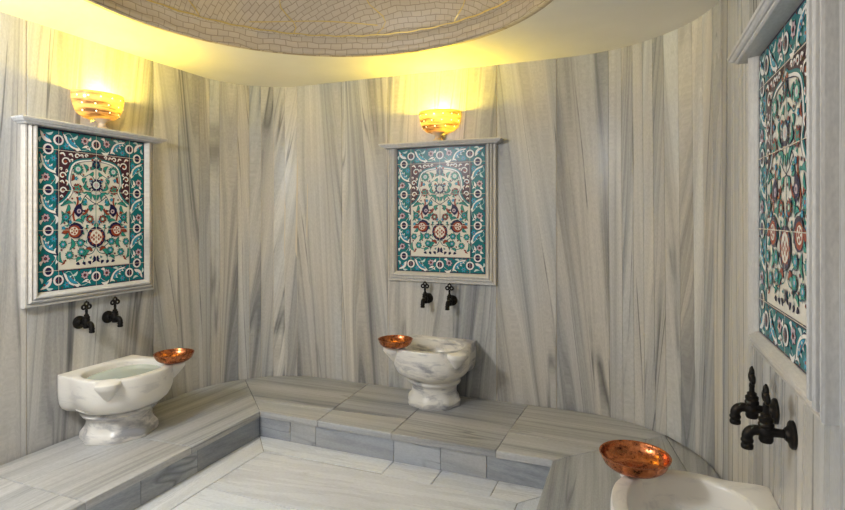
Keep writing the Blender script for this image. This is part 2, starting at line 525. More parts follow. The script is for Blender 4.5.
# border strips round the middle field
def shrink(poly, g=g):
    c = sum((Vector(p) for p in poly), Vector((0, 0))) / len(poly)
    out = []
    P = [Vector(p) for p in poly]
    ar = sum(P[i].x * P[(i + 1) % len(P)].y - P[(i + 1) % len(P)].x * P[i].y for i in range(len(P)))
    if ar < 0: P.reverse()
    n = len(P)
    for i in range(n):
        a, b, d = P[i - 1], P[i], P[(i + 1) % n]
        d1 = (b - a).normalized(); d2 = (d - b).normalized()
        m = Vector((-d1.y - d2.y, d1.x + d2.x)); m = m / max(.3, m.length_squared) * 2
        out.append(b + m * g)
    return out
OX0, OX1, OY = BX0 - .03, BX1 + .03, BY + .03
strips = [([(OX0, OY), (OX0, 1.0), (FX0, 1.0), (FX0, FY)], 'y', .11), ([(OX0, 1.0), (OX0, -.2), (FX0, -.2), (FX0, 1.0)], 'y', .31),
          ([(OX0, OY), (FX0, FY), (-1.172, FY + .012), (-1.172, OY)], 'x', .52), ([(-1.172, OY), (-1.172, FY + .004), (-.905, FY), (-.905, OY)], 'x', .73),
          ([(-.905, OY), (-.905, FY), (-.615, FY - .004), (-.615, OY)], 'x', .14), ([(-.615, OY), (-.615, FY - .004), (FX1, FY - .01), (OX1, OY)], 'x', .65),
          ([(OX1, OY), (FX1, FY - .01), (FX1, 1.3), (OX1, 1.3)], 'y', .86), ([(OX1, 1.3), (FX1, 1.3), (FX1, -.2), (OX1, -.2)], 'y', .37)]
for p, al, s in strips: uv_slab(bm, shrink(p), -.04, 0.0, al, s, .0015)
fy = [FY, 1.96, 1.15, .3, -.2]
for i in range(4):
    y1, y0 = fy[i], fy[i + 1]
    xs = [FX0, -1.03, FX1] if i % 2 else [FX0, FX1]
    for a, b in zip(xs[:-1], xs[1:]):
        uv_slab(bm, shrink([(a, y0), (b, y0), (b, y1 + (.012 if i == 0 and a == FX0 else 0)), (a, y1)]), -.04, -.001, 'x', .2 + .19 * i + .07 * (a > -1.2), .0015, shear=.1)
nb = len(bm.faces)
for y0, y1 in ((YF - .6, -.75), (-.75, -.2)):
    xs = [XL - .02, -1.6, -.6, XR + .02]
    for a, b in zip(xs[:-1], xs[1:]): uv_slab(bm, shrink([(a, y0), (b, y0), (b, y1), (a, y1)]), -.04, 0, 'y', .1 + .3 * abs(a) % 1, .0015)
nb = len(bm.faces)
for f in add_box(bm, (XL - .1, YF - .7, -.12), (XR + .1, YB + .1, -.004)): f.material_index = 1
structure(obj('floor', bm, [M['floor'], simple('floor_joint', (.25, .235, .20), .9)]))

# ------------------------------------------------------------------ bench
bench = thing('marble_bench', 'low grey streaked marble bench running round three walls, stepped down to the sunken floor', 'bench')
W_IN = .008
def base_pts(path, t0, t1, n=24):
    out = []
    for i in range(n + 1):
        t = t0 + (t1 - t0) * i / n
        e = 1e-3; v = path.at(min(1, t + e)) - path.at(max(0, t - e)); nn = Vector((v.y, -v.x)).normalized()
        p = path.at(t); out.append((p.x + nn.x * W_IN, p.y + nn.y * W_IN))
    return out
def tnear(path, x=None, y=None):
    best = min(range(401), key=lambda i: abs((path.at(i / 400).x - x) if x is not None else (path.at(i / 400).y - y)))
    return best / 400
xl, yb, xr = XL + W_IN, YB - W_IN, XR - W_IN
OV = .012                              # nosing of the tops past the risers
ex0, ex1, ey = BX0, BX1, BY
TH = .034
tL = tnear(LCb, y=2.985)               # mitre of the left corner meets the wall here
tR = tnear(RC, x=.15)
tops = []
ybs = [1.99, 1.46, .92, .36, -.2]
ml = base_pts(LCb, 0, tL); mr0 = base_pts(LCb, tL, 1)
tops.append(([(ex0, ey), (ex0, 2.005), (xl, 1.975)] + ml, 'y', .21, .06))
for i, (a, b) in enumerate(zip(ybs[:-1], ybs[1:])):
    d = .015 if i == 0 else 0
    tops.append(([(xl, a - d), (ex0, a + d), (ex0, b), (xl, b)], 'y', .37 + .17 * i, .05 * (-1) ** i))
seam = 2.70
sm = [(-2.19, seam)]
tm = 1.0
# back of the left half is split lengthwise
corner_wall = base_pts(LCb, tL, 1)
def on_mitre(y):      # point of the left mitre line at depth y
    k = (y - ey) / (corner_wall[0][1] - ey); return (ex0 + (corner_wall[0][0] - ex0) * k, y)
tops.append(([on_mitre(2.655)] + corner_wall + [(-1.675, yb), (-1.645, 2.70)], 'x', .44, .02))
tops.append(([(ex0, ey), on_mitre(2.655), (-1.645, 2.70), (-1.632, ey)], 'x', .63, .02))
tops.append(([(-1.645, 2.70), (-1.675, yb), (-1.187, yb), (-1.182, 2.735)], 'x', .15, .0))
tops.append(([(-1.632, ey), (-1.645, 2.70), (-1.182, 2.735), (-1.180, ey)], 'x', .87, .0))
tops.append(([(-1.180, ey), (-1.187, yb), (-.597, yb), (-.623, ey)], 'x', .29, -.03))
rw = base_pts(RC, 0, tR)
mt = Vector((ex1, ey)).lerp(Vector(rw[-1]), .42)
tops.append(([(-.618, 2.765), (-.597, yb)] + [p for p in rw if p[0] > -.42] + [(mt.x, mt.y)], 'x', .52, -.02))
tops.append(([(-.623, ey), (-.618, 2.765), (mt.x, mt.y), (ex1, ey)], 'x', .78, -.02))
r2 = base_pts(RC, tR, 1)
tops.append(([(rw[-1][0], rw[-1][1])] + [p for p in r2 if p[1] > 2.56] + [(xr, 2.56), (.23, 2.56)], 'y', .33, .05))
tops.append(([(ex1, ey), (rw[-1][0], rw[-1][1]), (.23, 2.56), (.24, 2.02), (ex1, 2.02)], 'y', .91, -.06))
tops.append(([(.23, 2.56), (xr, 2.56), (xr, 2.02), (.24, 2.02)], 'y', .12, .03))
for i, (a, b) in enumerate(((2.02, 1.4), (1.4, .8), (.8, .2), (.2, -.2))):
    tops.append(([(ex1, a), (xr, a), (xr, b), (ex1, b)], 'y', .2 + .21 * i, .03))
for poly, al, s, sh in tops:
    # nosing: the free edges sit on the bench edge lines, so only the joints need easing
    bm = bmesh.new()
    uv_slab(bm, shrink(poly, .0016), ZB - TH, ZB, al, s, .003, shear=sh)
    obj('seat_slab', bm, M['bench'], bench)
def riser(p, q, along, s):
    a, b = Vector(p), Vector(q); d = (b - a).normalized(); nn = Vector((-d.y, d.x))
    bm = bmesh.new()
    bm.loops.layers.uv.new('UVMap'); bm.faces.layers.float.new('seed')
    uvl = bm.loops.layers.uv['UVMap']; sd = bm.faces.layers.float['seed']
    a2, b2 = a + d * .0015, b - d * .0015
    poly = [a2, b2, b2 + nn * .02, a2 + nn * .02]
    lo = [bm.verts.new((v.x, v.y, .001)) for v in poly]; hi = [bm.verts.new((v.x, v.y, ZB - TH - .0015)) for v in poly]
    fs = [bm.faces.new(hi), bm.faces.new(list(reversed(lo)))] + [bm.faces.new((lo[i], lo[(i + 1) % 4], hi[(i + 1) % 4], hi[i])) for i in range(4)]
    for f in fs:
        f[sd] = s
        for lp in f.loops:
            c = lp.vert.co; t = (Vector((c.x, c.y)) - a).dot(d)
            lp[uvl].uv = (c.z + .1 * t + s * 3, t)
    obj('riser_slab', bm, M['riser'], bench)
def risers(pts, s0):
    for i, (p, q) in enumerate(zip(pts[:-1], pts[1:])): riser(p, q, '', (s0 + i * .37) % 1)
rx0, rx1, ry = ex0 - OV, ex1 + OV, ey + OV
risers([(rx0, y) for y in (-.2, .35, .95, 1.40, 1.724, 2.055, ry)], .15)
risers([(x, ry) for x in (rx0, -1.82, -1.65, -1.171, -.912, -.672, rx1)], .42)
risers([(rx1, y) for y in (ry, 2.1, 1.6, 1.1, .6, .2, -.2)], .77)
bm = bmesh.new()
core = 0.006
def ext(poly, z0, z1):
    lo = [bm.verts.new((x, y, z0)) for x, y in poly]; hi = [bm.verts.new((x, y, z1)) for x, y in poly]
    n = len(poly)
    bm.faces.new(hi); bm.faces.new(list(reversed(lo)))
    for i in range(n): bm.faces.new((lo[i], lo[(i + 1) % n], hi[(i + 1) % n], hi[i]))
rc0 = rx0 - .021; rc1 = rx1 + .021; rcy = ry + .021
outer = [(XL + .001, -.195)] + [(p[0] - .0, p[1]) for p in base_pts(LCb, 0, 1)] + base_pts(RC, 0, 1) + [(XR - .001, -.195)]
ext(outer + [(rc1, -.195), (rc1, rcy), (rc0, rcy), (rc0, -.195)], .001, ZB - TH - .001)
ext(outer + [(ex1 + .03, -.195), (ex1 + .03, ey + .03), (ex0 - .03, ey + .03), (ex0 - .03, -.195)], ZB - TH, ZB - .005)
obj('mortar_bed', bm, M['mortar'], bench)

# ------------------------------------------------------------------ ceiling and dome
CX, CY, CR = -1.1855, 1.762, 1.008
CZH = .098                                       # height of the drum
bm = bmesh.new()
n = 96
inner = [(CX + CR * math.cos(2 * PI * i / n), CY + CR * math.sin(2 * PI * i / n)) for i in range(n)]
x0, x1, y0, y1 = XL - .1, XR + .1, YF - .1, YB + .1
def to_rect(a):
    c, s = math.cos(a), math.sin(a); t = 1e9
    if c > 1e-9: t = min(t, (x1 - CX) / c)
    if c < -1e-9: t = min(t, (x0 - CX) / c)
    if s > 1e-9: t = min(t, (y1 - CY) / s)
    if s < -1e-9: t = min(t, (y0 - CY) / s)
    return (CX + c * t, CY + s * t)
angs = sorted([2 * PI * i / n for i in range(n)] + [math.atan2(y - CY, x - CX) % (2 * PI) for x in (x0, x1) for y in (y0, y1)])
ri = [(CX + CR * math.cos(a), CY + CR * math.sin(a)) for a in angs]; ro = [to_rect(a) for a in angs]
L0 = [bm.verts.new((*p, ZC)) for p in ri]; L1 = [bm.verts.new((*p, ZC)) for p in ro]
U0 = [bm.verts.new((*p, ZC + .09)) for p in ri]; U1 = [bm.verts.new((*p, ZC + .09)) for p in ro]
k = len(angs)
for i in range(k):
    j = (i + 1) % k
    bm.faces.new((L0[i], L0[j], L1[j], L1[i])); bm.faces.new((U0[j], U0[i], U1[i], U1[j])); bm.faces.new((L1[i], L1[j], U1[j], U1[i]))
structure(obj('ceiling', bm, M['plaster']))
# drum and dome lined with small brown mosaic
bm = bmesh.new(); uvl = bm.loops.layers.uv.new('UVMap')
prof = [(CR + .002, ZC - .002), (CR, ZC + .03), (CR, ZC + CZH)]
R2 = CR - .012; RISE = .46
for i in range(0, 17):
    a = i / 16 * PI / 2
    prof.append((max(.0, R2 * math.cos(a)), ZC + CZH + RISE * math.sin(a)))
nn = 128
rows = []
arcl = [0]
for (r0, z0), (r1, z1) in zip(prof[:-1], prof[1:]): arcl.append(arcl[-1] + math.hypot(r1 - r0, z1 - z0))
for r, z in prof[:-1]: rows.append([bm.verts.new((CX + r * math.cos(2 * PI * i / nn), CY + r * math.sin(2 * PI * i / nn), z)) for i in range(nn)])
topv = bm.verts.new((CX, CY, prof[-1][1]))
def setuv(f, ij):
    flat = prof[max(i for i, _ in ij)][0] < CR - .001 and min(i for i, _ in ij) >= 3
    for lp, (i, j) in zip(f.loops, ij):
        if flat:
            rr = arcl[-1] - arcl[i]; a = 2 * PI * j / nn
            lp[uvl].uv = (rr * math.cos(a), rr * math.sin(a))
        else:
            lp[uvl].uv = (2 * PI * CR * j / nn, arcl[i])
for i in range(len(rows) - 1):
    for j in range(nn):
        k2 = (j + 1) % nn
        f = bm.faces.new((rows[i][j], rows[i][k2], rows[i + 1][k2], rows[i + 1][j])); f.smooth = True
        setuv(f, [(i, j), (i, j + 1), (i + 1, j + 1), (i + 1, j)])
for j in range(nn):
    f = bm.faces.new((rows[-1][j], rows[-1][(j + 1) % nn], topv)); f.smooth = True
    setuv(f, [(len(rows) - 1, j), (len(rows) - 1, j + 1), (len(prof) - 1, j)])
me = bpy.data.meshes.new('ceiling_dome'); bm.to_mesh(me); bm.free()
dome = structure(link('ceiling_dome', me, M['mosaic']))
dome.data.materials.append(M['gold'])
md = dome.modifiers.new('Solidify', 'SOLIDIFY'); md.thickness = .04; md.offset = 1.0
# gold lines laid in the mosaic: a rim line, spokes and a scalloped star
def dome_pt(t, a, lift=.003):
    """t: 0 at the drum top, 1 at the crown."""
    e = t * PI / 2
    nx = math.cos(e); nz = math.sin(e) * R2 / RISE
    l = math.hypot(nx, nz); r = R2 * math.cos(e) - nx / l * lift; z = ZC + CZH + RISE * math.sin(e) - nz / l * lift
    return Vector((CX + r * math.cos(a), CY + r * math.sin(a), z))
bm = bmesh.new()
def dome_ribbon(ta, w=.003):
    pts = [dome_pt(t, a) for t, a in ta]
    cen = Vector((CX, CY, ZC + CZH - .4))
    L = []
    for i, p in enumerate(pts):
        d = (pts[min(i + 1, len(pts) - 1)] - pts[max(i - 1, 0)]).normalized()
        s = d.cross((cen - p).normalized()).normalized() * (w * (.7 + .6 * random.random()))
        L.append((bm.verts.new(p - s), bm.verts.new(p + s)))
    for (a, b), (c, d) in zip(L[:-1], L[1:]): bm.faces.new((a, b, d, c))
dome_ribbon([(.012 + .004 * math.sin(i * 1.7), 2 * PI * i / 160) for i in range(161)], .0035)
for k in range(12):
    a0 = 2 * PI * (k + .35) / 12
    dome_ribbon([(.02 + .5 * i / 12, a0 + .05 * math.sin(i * .8 + k)) for i in range(13)], .0028)
    a1 = a0 + 2 * PI / 12
    if k % 3 == 0: dome_ribbon([(.07 + .05 * math.sin(i / 14 * PI + .3), a0 + (a1 - a0) * 1.4 * i / 14) for i in range(15)], .0028)
me = bpy.data.meshes.new('gold_line'); bm.to_mesh(me); bm.free()
structure(link('trim_1', me, M['gold'])).name = 'trim_1'

# ------------------------------------------------------------------ framed tile panels
TC = {}
for nm, c in dict(white=(.80, .79, .76), field=(.74, .70, .61), teal=(.008, .155, .175), turq=(.035, .30, .46), navy=(.016, .014, .055),
                  red=(.29, .055, .025), rose=(.52, .40, .44), leaf=(.03, .25, .20), brown=(.06, .02, .03), grout=(.66, .61, .49), pale=(.55, .66, .64)).items():
    TC[nm] = simple('tile_glaze_' + nm, c, .25, spec=.22)
TN = list(TC)
class Deco:
    def __init__(s): s.items = []
    def poly(s, pts, col, layer, mirror=False):
        s.items.append((pts, col, layer))
        if mirror: s.items.append(([(-x, z) for x, z in reversed(pts)], col, layer))
    def disc(s, c, r, col, layer, n=14, rz=None, rot=0, mirror=False):
        rz = rz or r
        s.poly([(c[0] + r * math.cos(2 * PI * i / n) * math.cos(rot) - rz * math.sin(2 * PI * i / n) * math.sin(rot),
                 c[1] + r * math.cos(2 * PI * i / n) * math.sin(rot) + rz * math.sin(2 * PI * i / n) * math.cos(rot)) for i in range(n)], col, layer, mirror)
    def flower(s, c, r, k, col, layer, depth=.35, rot=0, mirror=False):
        n = k * 6
        s.poly([(c[0] + r * (1 - depth * (.5 - .5 * math.cos(k * a))) * math.cos(a + rot), c[1] + r * (1 - depth * (.5 - .5 * math.cos(k * a))) * math.sin(a + rot))
                for a in [2 * PI * i / n for i in range(n)]], col, layer, mirror)
    def leaf(s, p, q, w, col, layer, bend=0.0, mirror=False, outline=None):
        def shape(w, ext=0.0):
            d = Vector(q) - Vector(p); L = d.length; d.normalize(); nn = Vector((-d.y, d.x)); up, dn = [], []
            for i in range(9):
                t = i / 8; c = Vector(p) + d * (L * t * (1 + 2 * ext) - L * ext) + nn * (bend * L * math.sin(PI * t))
                h = w * math.sin(PI * t) ** .8 * (1.25 - .5 * t)
                up.append(c + nn * h); dn.append(c - nn * h)
            return [(v.x, v.y) for v in up + dn[-2:0:-1]]
        if outline:
            s.poly(shape(w * 1.0 + .0022, .06), outline, layer, mirror)
            s.poly(shape(w), col, layer + 1, mirror)
        else:
            s.poly(shape(w), col, layer, mirror)
    def stem(s, pts, w, col, layer, mirror=False):
        P = [Vector(p) for p in pts]
        # Catmull-Rom
        out = []
        for i in range(len(P) - 1):
            a = P[max(i - 1, 0)]; b = P[i]; c = P[i + 1]; d = P[min(i + 2, len(P) - 1)]
            for t in (0, .2, .4, .6, .8):
                out.append(.5 * ((2 * b) + (c - a) * t + (2 * a - 5 * b + 4 * c - d) * t * t + (3 * b - a - 3 * c + d) * t ** 3))
        out.append(P[-1])
        L, R = [], []
        for i, p in enumerate(out):
            d = (out[min(i + 1, len(out) - 1)] - out[max(i - 1, 0)]).normalized(); nn = Vector((-d.y, d.x)) * w
            L.append(tuple(p + nn)); R.append(tuple(p - nn))
        for i in range(len(out) - 1):
            s.poly([R[i], R[i + 1], L[i + 1], L[i]], col, layer, mirror)
    def build(s, name):
        bm = bmesh.new()
        order = sorted(range(len(s.items)), key=lambda i: (s.items[i][2], i))
        for rank, i in enumerate(order):
            pts, col, layer = s.items[i]
            y = -.0201 - 1.6e-6 * rank
            f = bm.faces.new([bm.verts.new((x, y, z)) for x, z in pts])
            f.normal_update()
            if f.normal.y > 0: f.normal_flip()
            f.material_index = TN.index(col)
        # the tile body behind the glaze
        for f in add_box(bm, (-.3, -.020, -.4), (.3, -.001, .4)): f.material_index = TN.index('field')
        bmesh.ops.triangulate(bm, faces=[f for f in bm.faces if len(f.verts) > 4], ngon_method='EAR_CLIP')
        me = bpy.data.meshes.new(name); bm.to_mesh(me); bm.free()
        for k in TN: me.materials.append(TC[k])
        return me

def design():
    D = Deco()
    # --- border bands: teal ground between navy lines
    def rect(x0, z0, x1, z1, c, l): D.poly([(x0, z0), (x1, z0), (x1, z1), (x0, z1)], c, l)
    for sx in (-1, 1): rect(min(sx * .3, sx * .2), -.4, max(sx * .3, sx * .2), .4, 'teal', 1)
    rect(-.2, .3, .2, .4, 'teal', 1); rect(-.2, -.4, .2, -.3, 'teal', 1)
    for a in (.298, .206):
        for sx in (-1, 1): rect(sx * a - .0035, -.4 if a > .25 else -.302, sx * a + .0035, .4 if a > .25 else .302, 'navy', 2)
    for sz in (-1, 1):
        rect(-.3, sz * .398 - .003, .3, sz * .398 + .003, 'navy', 2); rect(-.206, sz * .303 - .0045, .206, sz * .303 + .0045, 'navy', 2)
    def ring(c):
        D.disc(c, .0285, 'navy', 6); D.disc(c, .0265, 'white', 7); D.disc(c, .0165, 'navy', 8, rz=.0185)
        D.disc((c[0] - .012, c[1]), .0035, 'red', 9, 8); D.disc((c[0] + .012, c[1]), .0035, 'red', 9, 8)
    def unit(o, s, t, L, flip=1):
        """one repeat of the border between two ring flowers: o start, s along, t across, L length"""
        f = lambda a, b: (o[0] + s[0] * a + t[0] * b * flip, o[1] + s[1] * a + t[1] * b * flip)
        k = L / .2
        # pale rosette
        c = f(.062 * k, .012); D.flower(c, .024, 7, 'navy', 4, .25); D.flower(c, .021, 7, 'rose', 5, .3); D.disc(c, .0085, 'navy', 6); D.disc(c, .004, 'red', 7, 8)
        # saz leaf with turquoise heart
        D.leaf(f(.082 * k, -.040), f(.176 * k, .036), .0145, 'white', 4, .10 * flip, outline='navy')
        D.leaf(f(.097 * k, -.030), f(.160 * k, .026), .0100, 'teal', 6, .09 * flip)
        D.leaf(f(.102 * k, -.026), f(.156 * k, .023), .0088, 'turq', 7, .085 * flip)
        for q in (.3, .5, .7): D.disc(f((.102 + .054 * q) * k, -.026 + .049 * q + .004), .0038, 'red' if q == .5 else 'white', 8, 8)
        for q in range(4): D.leaf(f((.09 + .018 * q) * k, -.034 + .017 * q), f((.112 + .018 * q) * k, -.040 + .017 * q), .004, 'white', 5, .2)
        D.leaf(f(.10 * k, .036), f(.135 * k, .016), .0065, 'pale', 5, .2)
        D.leaf(f(.03 * k, -.036), f(.078 * k, -.026), .008, 'white', 5, -.3 * flip)
        D.leaf(f(.028 * k, .036), f(.05 * k, .020), .007, 'white', 5, .3 * flip)
        # small blue flower and buds
        c = f(.157 * k, -.026); D.flower(c, .017, 6, 'turq', 5, .45); D.disc(c, .0045, 'red', 6, 8)
        for a, b in ((.092, .040), (.118, -.040), (.182, -.038), (.045, -.020), (.178, .040)):
            D.disc(f(a * k, b), .0045, 'navy', 6, 8); D.disc(f(a * k, b), .0025, 'red', 7, 8)
        D.stem([f(.024 * k, -.01), f(.06 * k, -.036), f(.10 * k, -.03), f(.14 * k, .038), f(.18 * k, .02)], .0012, 'pale', 3)
    for sx in (-1, 1):
        for z in (.3, .1, -.1, -.3): ring((sx * .25, z))
        for z in (.1, -.1, -.3): unit((sx * .25, z), (0, 1), (sx, 0), .2)
    for sz in (-1, 1):
        for x in (-.2, 0, .2): ring((x, sz * .35))
        for x0, d in ((0, 1), (0, -1)): unit((x0 + d * .0, sz * .35), (d, 0), (0, 1), .2)
        for sx in (-1, 1):    # corner leaf
            D.leaf((sx * .232, sz * .334), (sx * .288, sz * .388), .012, 'white', 4, .12, outline='navy')
            D.leaf((sx * .246, sz * .349), (sx * .276, sz * .377), .005, 'turq', 7)
            D.disc((sx * .268, sz * .366), .005, 'red', 8, 8)
            D.leaf((sx * .225, sz * .388), (sx * .262, sz * .378), .006, 'pale', 5, .2); D.leaf((sx * .29, sz * .33), (sx * .28, sz * .36), .006, 'pale', 5, .2)
    # --- middle field
    rect(-.2, -.298, .2, .298, 'field', 1)
    arch = [(0, .284), (-.02, .272), (-.05, .266), (-.082, .261), (-.112, .251), (-.132, .235), (-.142, .212), (-.148, .187), (-.151, .16), (-.146, .137), (-.137, .121),
            (-.136, .107), (-.142, .092), (-.154, .073), (-.168, .056), (-.184, .042), (-.202, .032)]
    D.poly(arch + [(-.202, .298), (0, .298)], 'brown', 3, True)
    D.stem(arch, .0075, 'teal', 5, True); D.stem([(x + .006, z - .004) for x, z in arch], .0045, 'white', 6, True)
    D.stem([(x + .011, z - .008) for x, z in arch], .0014, 'navy', 7, True)
    # spandrel arabesque
    for c, r in (((-.165, .245), .024), ((-.180, .175), .018), ((-.178, .10), .018), ((-.105, .279), .014), ((-.055, .285), .009)):
        D.stem([(c[0] + r * (1 - .1 * i) * math.cos(i * .85), c[1] + r * (1 - .1 * i) * math.sin(i * .85)) for i in range(8)], .0032, 'white', 7, True)
        D.disc(c, r * .30, 'red', 8, mirror=True)
    for p, q in (((-.195, .285), (-.165, .272)), ((-.195, .215), (-.185, .20)), ((-.15, .285), (-.125, .272)), ((-.195, .145), (-.17, .135)), ((-.165, .155), (-.158, .125)), ((-.195, .07), (-.175, .065)), ((-.16, .21), (-.165, .19)), ((-.09, .287), (-.07, .275)), ((-.14, .26), (-.128, .248))):
        D.leaf(p, q, .007, 'white', 7, .2, True); D.leaf(Vector(p).lerp(Vector(q), .25), Vector(p).lerp(Vector(q), .75), .0028, 'red', 9, .1, True)
    # stems
    D.stem([(0, .13), (-.03, .095), (-.06, .075), (-.09, .02), (-.12, -.01)], .0022, 'navy', 4, True)
    D.stem([(-.06, .075), (-.02, .045), (.03, .02), (.05, -.02), (.03, -.045)], .002, 'navy', 4, True)
    D.stem([(-.12, -.01), (-.15, -.05), (-.135, -.09), (-.115, -.105)], .002, 'navy', 4, True)
    D.stem([(0, -.19), (-.03, -.20), (-.06, -.185), (-.1, -.16), (-.15, -.17)], .0022, 'teal', 4, True)
    D.stem([(0, -.19), (-.02, -.225), (-.07, -.235), (-.12, -.25), (-.155, -.225)], .0022, 'teal', 4, True)
    D.stem([(0, .15), (-.03, .19), (-.07, .175), (-.105, .21)], .002, 'teal', 4, True)
    D.stem([(0, -.09), (0, -.02), (0, .06), (0, .25)], .0018, 'teal', 4)
    def rosette(c, r, cols, k=8, mirror=True, l=8):
        r *= .82
        for q in range(k):
            a_ = 2 * PI * (q + .5) / k; D.leaf((c[0] + r * .7 * math.cos(a_), c[1] + r * .7 * math.sin(a_)), (c[0] + r * 1.28 * math.cos(a_), c[1] + r * 1.28 * math.sin(a_)), r * .10, cols[0] if q % 2 else 'navy', l - 1, .15, mirror)
        D.flower(c, r * 1.14, k, 'navy', l, .3, mirror=mirror); D.flower(c, r, k, cols[0], l + 1, .3, mirror=mirror)
        D.disc(c, r * .52, cols[1], l + 2, mirror=mirror); D.disc(c, r * .28, cols[2], l + 3, 8, mirror=mirror)
    rosette((0, .245), .026, ('navy', 'teal', 'rose'), 8, False); D.disc((0, .245), .006, 'red', 13, 8)
    for a in (-.032, .032): D.leaf((a, .215), (a * .6, .255), .009, 'leaf', 5, .3 * (1 if a > 0 else -1), outline='navy')
    for a in (-1, 1): D.disc((a * .022, .268), .007, 'red', 9, 8)
    rosette((-.100, .213), .031, ('leaf', 'pale', 'rose'), 8)
    rosette((0, .135), .036, ('navy', 'rose', 'pale'), 10, False); D.disc((0, .135), .02, 'pale', 10); D.flower((0, .135), .015, 6, 'rose', 12)
    for a in (-1, 1): D.leaf((a * .03, .105), (a * .05, .155), .008, 'leaf', 6, -.4 * a, outline='navy'); D.disc((a * .03, .165), .007, 'red', 12, 8)
    rosette((-.103, .112), .029, ('red', 'leaf', 'field'), 8); D.flower((-.103, .112), .020, 5, 'leaf', 12, .5, mirror=True); D.disc((-.103, .112), .005, 'red', 13, 8, mirror=True)
    # dark tulips with red collars
    D.leaf((-.10, -.035), (-.085, .038), .022, 'navy', 7, .1, True); D.disc((-.095, -.002), .021, 'navy', 8, mirror=True); D.disc((-.095, -.004), .012, 'rose', 9, mirror=True); D.disc((-.095, -.004), .005, 'navy', 10, 8, mirror=True)
    D.stem([(-.118, -.055), (-.125, -.02), (-.112, .01), (-.10, .045), (-.105, .07)], .005, 'red', 6, True)
    D.stem([(-.075, -.022), (-.058, -.012), (-.045, .01)], .005, 'red', 6, True)
    rosette((-.163, -.035), .024, ('leaf', 'turq', 'red'), 7)
    rosette((-.036, -.045), .025, ('red', 'leaf', 'red'), 7); D.disc((-.036, -.045), .006, 'field', 13, 8, mirror=True)
    # pomegranates
    D.disc((-.113, -.104), .041, 'navy', 8, mirror=True); D.disc((-.119, -.108), .034, 'red', 9, rz=.032, mirror=True); D.disc((-.122, -.106), .022, 'field', 10, mirror=True)
    for a in range(5): D.disc((-.122 + .013 * math.cos(a * 1.257), -.106 + .013 * math.sin(a * 1.257)), .0058, 'red', 11, 8, mirror=True)
    D.disc((-.122, -.106), .005, 'red', 11, 8, mirror=True)
    D.leaf((-.155, -.09), (-.185, -.115), .011, 'red', 7, .2, True, outline='navy'); D.leaf((-.15, -.115), (-.178, -.14), .008, 'leaf', 7, .2, True, outline='navy')
    D.disc((0, -.14), .052, 'navy', 8, rz=.055)
    D.flower((0, -.14), .046, 12, 'red', 9, .2)
    D.disc((0, -.14), .034, 'field', 10, rz=.038)
    for (x, z) in ((0, .022), (.014, .008), (-.014, .008), (.014, -.012), (-.014, -.012), (0, -.026), (0, -.002), (.025, -.002), (-.025, -.002)):
        D.leaf((x, -.14 + z - .009), (x, -.14 + z + .009), .0055, 'red', 11); 
    D.leaf((0, -.09), (0, -.065), .012, 'leaf', 7, outline='navy')
    for c, r in (((-.088, -.168), .024), ((-.178, -.172), .023), ((-.145, -.228), .024), ((-.082, -.215), .024)): rosette(c, r, ('leaf', 'turq', 'rose'), 6)
    # long curling leaves
    for p, q, w, bd, cc in (((-.135, -.145), (-.145, -.20), .010, .3, 'leaf'), ((-.03, -.205), (-.062, -.255), .011, -.3, 'leaf'), ((-.055, -.20), (-.02, -.215), .008, .2, 'red'),
                            ((-.19, -.21), (-.175, -.265), .010, -.3, 'leaf'), ((-.185, .02), (-.125, .035), .010, .25, 'leaf'), ((-.185, -.005), (-.19, -.07), .009, .25, 'leaf'),
                            ((-.06, .095), (-.03, .055), .009, .3, 'leaf'), ((-.125, .185), (-.135, .15), .007, .2, 'red'), ((-.07, .24), (-.055, .20), .008, .3, 'leaf'),
                            ((-.055, .17), (-.068, .14), .008, -.3, 'leaf'), ((-.07, -.06), (-.055, -.02), .008, .3, 'leaf'), ((-.05, .03), (-.072, .055), .008, .3, 'leaf'),
                            ((-.015, .03), (-.03, -.005), .009, -.3, 'leaf'), ((-.065, -.125), (-.07, -.085), .007, .3, 'leaf'), ((-.115, -.055), (-.075, -.07), .007, .3, 'leaf'),
                            ((-.16, -.005), (-.14, -.02), .007, .2, 'red'), ((-.108, -.265), (-.075, -.25), .007, .3, 'leaf'), ((-.012, -.24), (-.022, -.275), .007, .3, 'navy'),
                            ((-.045, -.268), (-.03, -.285), .006, .2, 'navy'), ((-.075, -.272), (-.06, -.285), .006, .2, 'navy'), ((-.11, -.275), (-.09, -.282), .006, .2, 'navy'),
                            ((-.015, .205), (-.04, .19), .008, .3, 'leaf'), ((-.148, .03), (-.165, -.01), .008, .2, 'leaf'), ((-.02, .085), (-.008, .055), .007, .2, 'leaf')):
        D.leaf(p, q, w, cc, 5, bd, True, outline='navy')
    for c in ((-.045, .215), (-.07, .185), (-.03, .225), (-.075, .1), (-.05, .125), (-.13, .06), (-.155, .055), (-.02, .01), (-.06, .0), (-.055, -.095), (-.17, -.065), (-.185, -.2), (-.12, -.195), (-.06, -.24), (-.11, -.235), (-.165, -.255)):
        D.disc(c, .0055, 'navy', 6, 8, mirror=True); D.disc(c, .0034, 'red', 7, 8, mirror=True)
    for c in ((-.09, .06), (-.06, .045), (-.14, -.06), (-.02, -.06), (-.03, .16), (-.11, .165), (-.175, -.09)):
        D.flower(c, .012, 5, 'navy', 6, .4, mirror=True); D.flower(c, .010, 5, 'turq', 7, .4, mirror=True)
    # small sprigs filling the cream ground
    rs = random.Random(11)
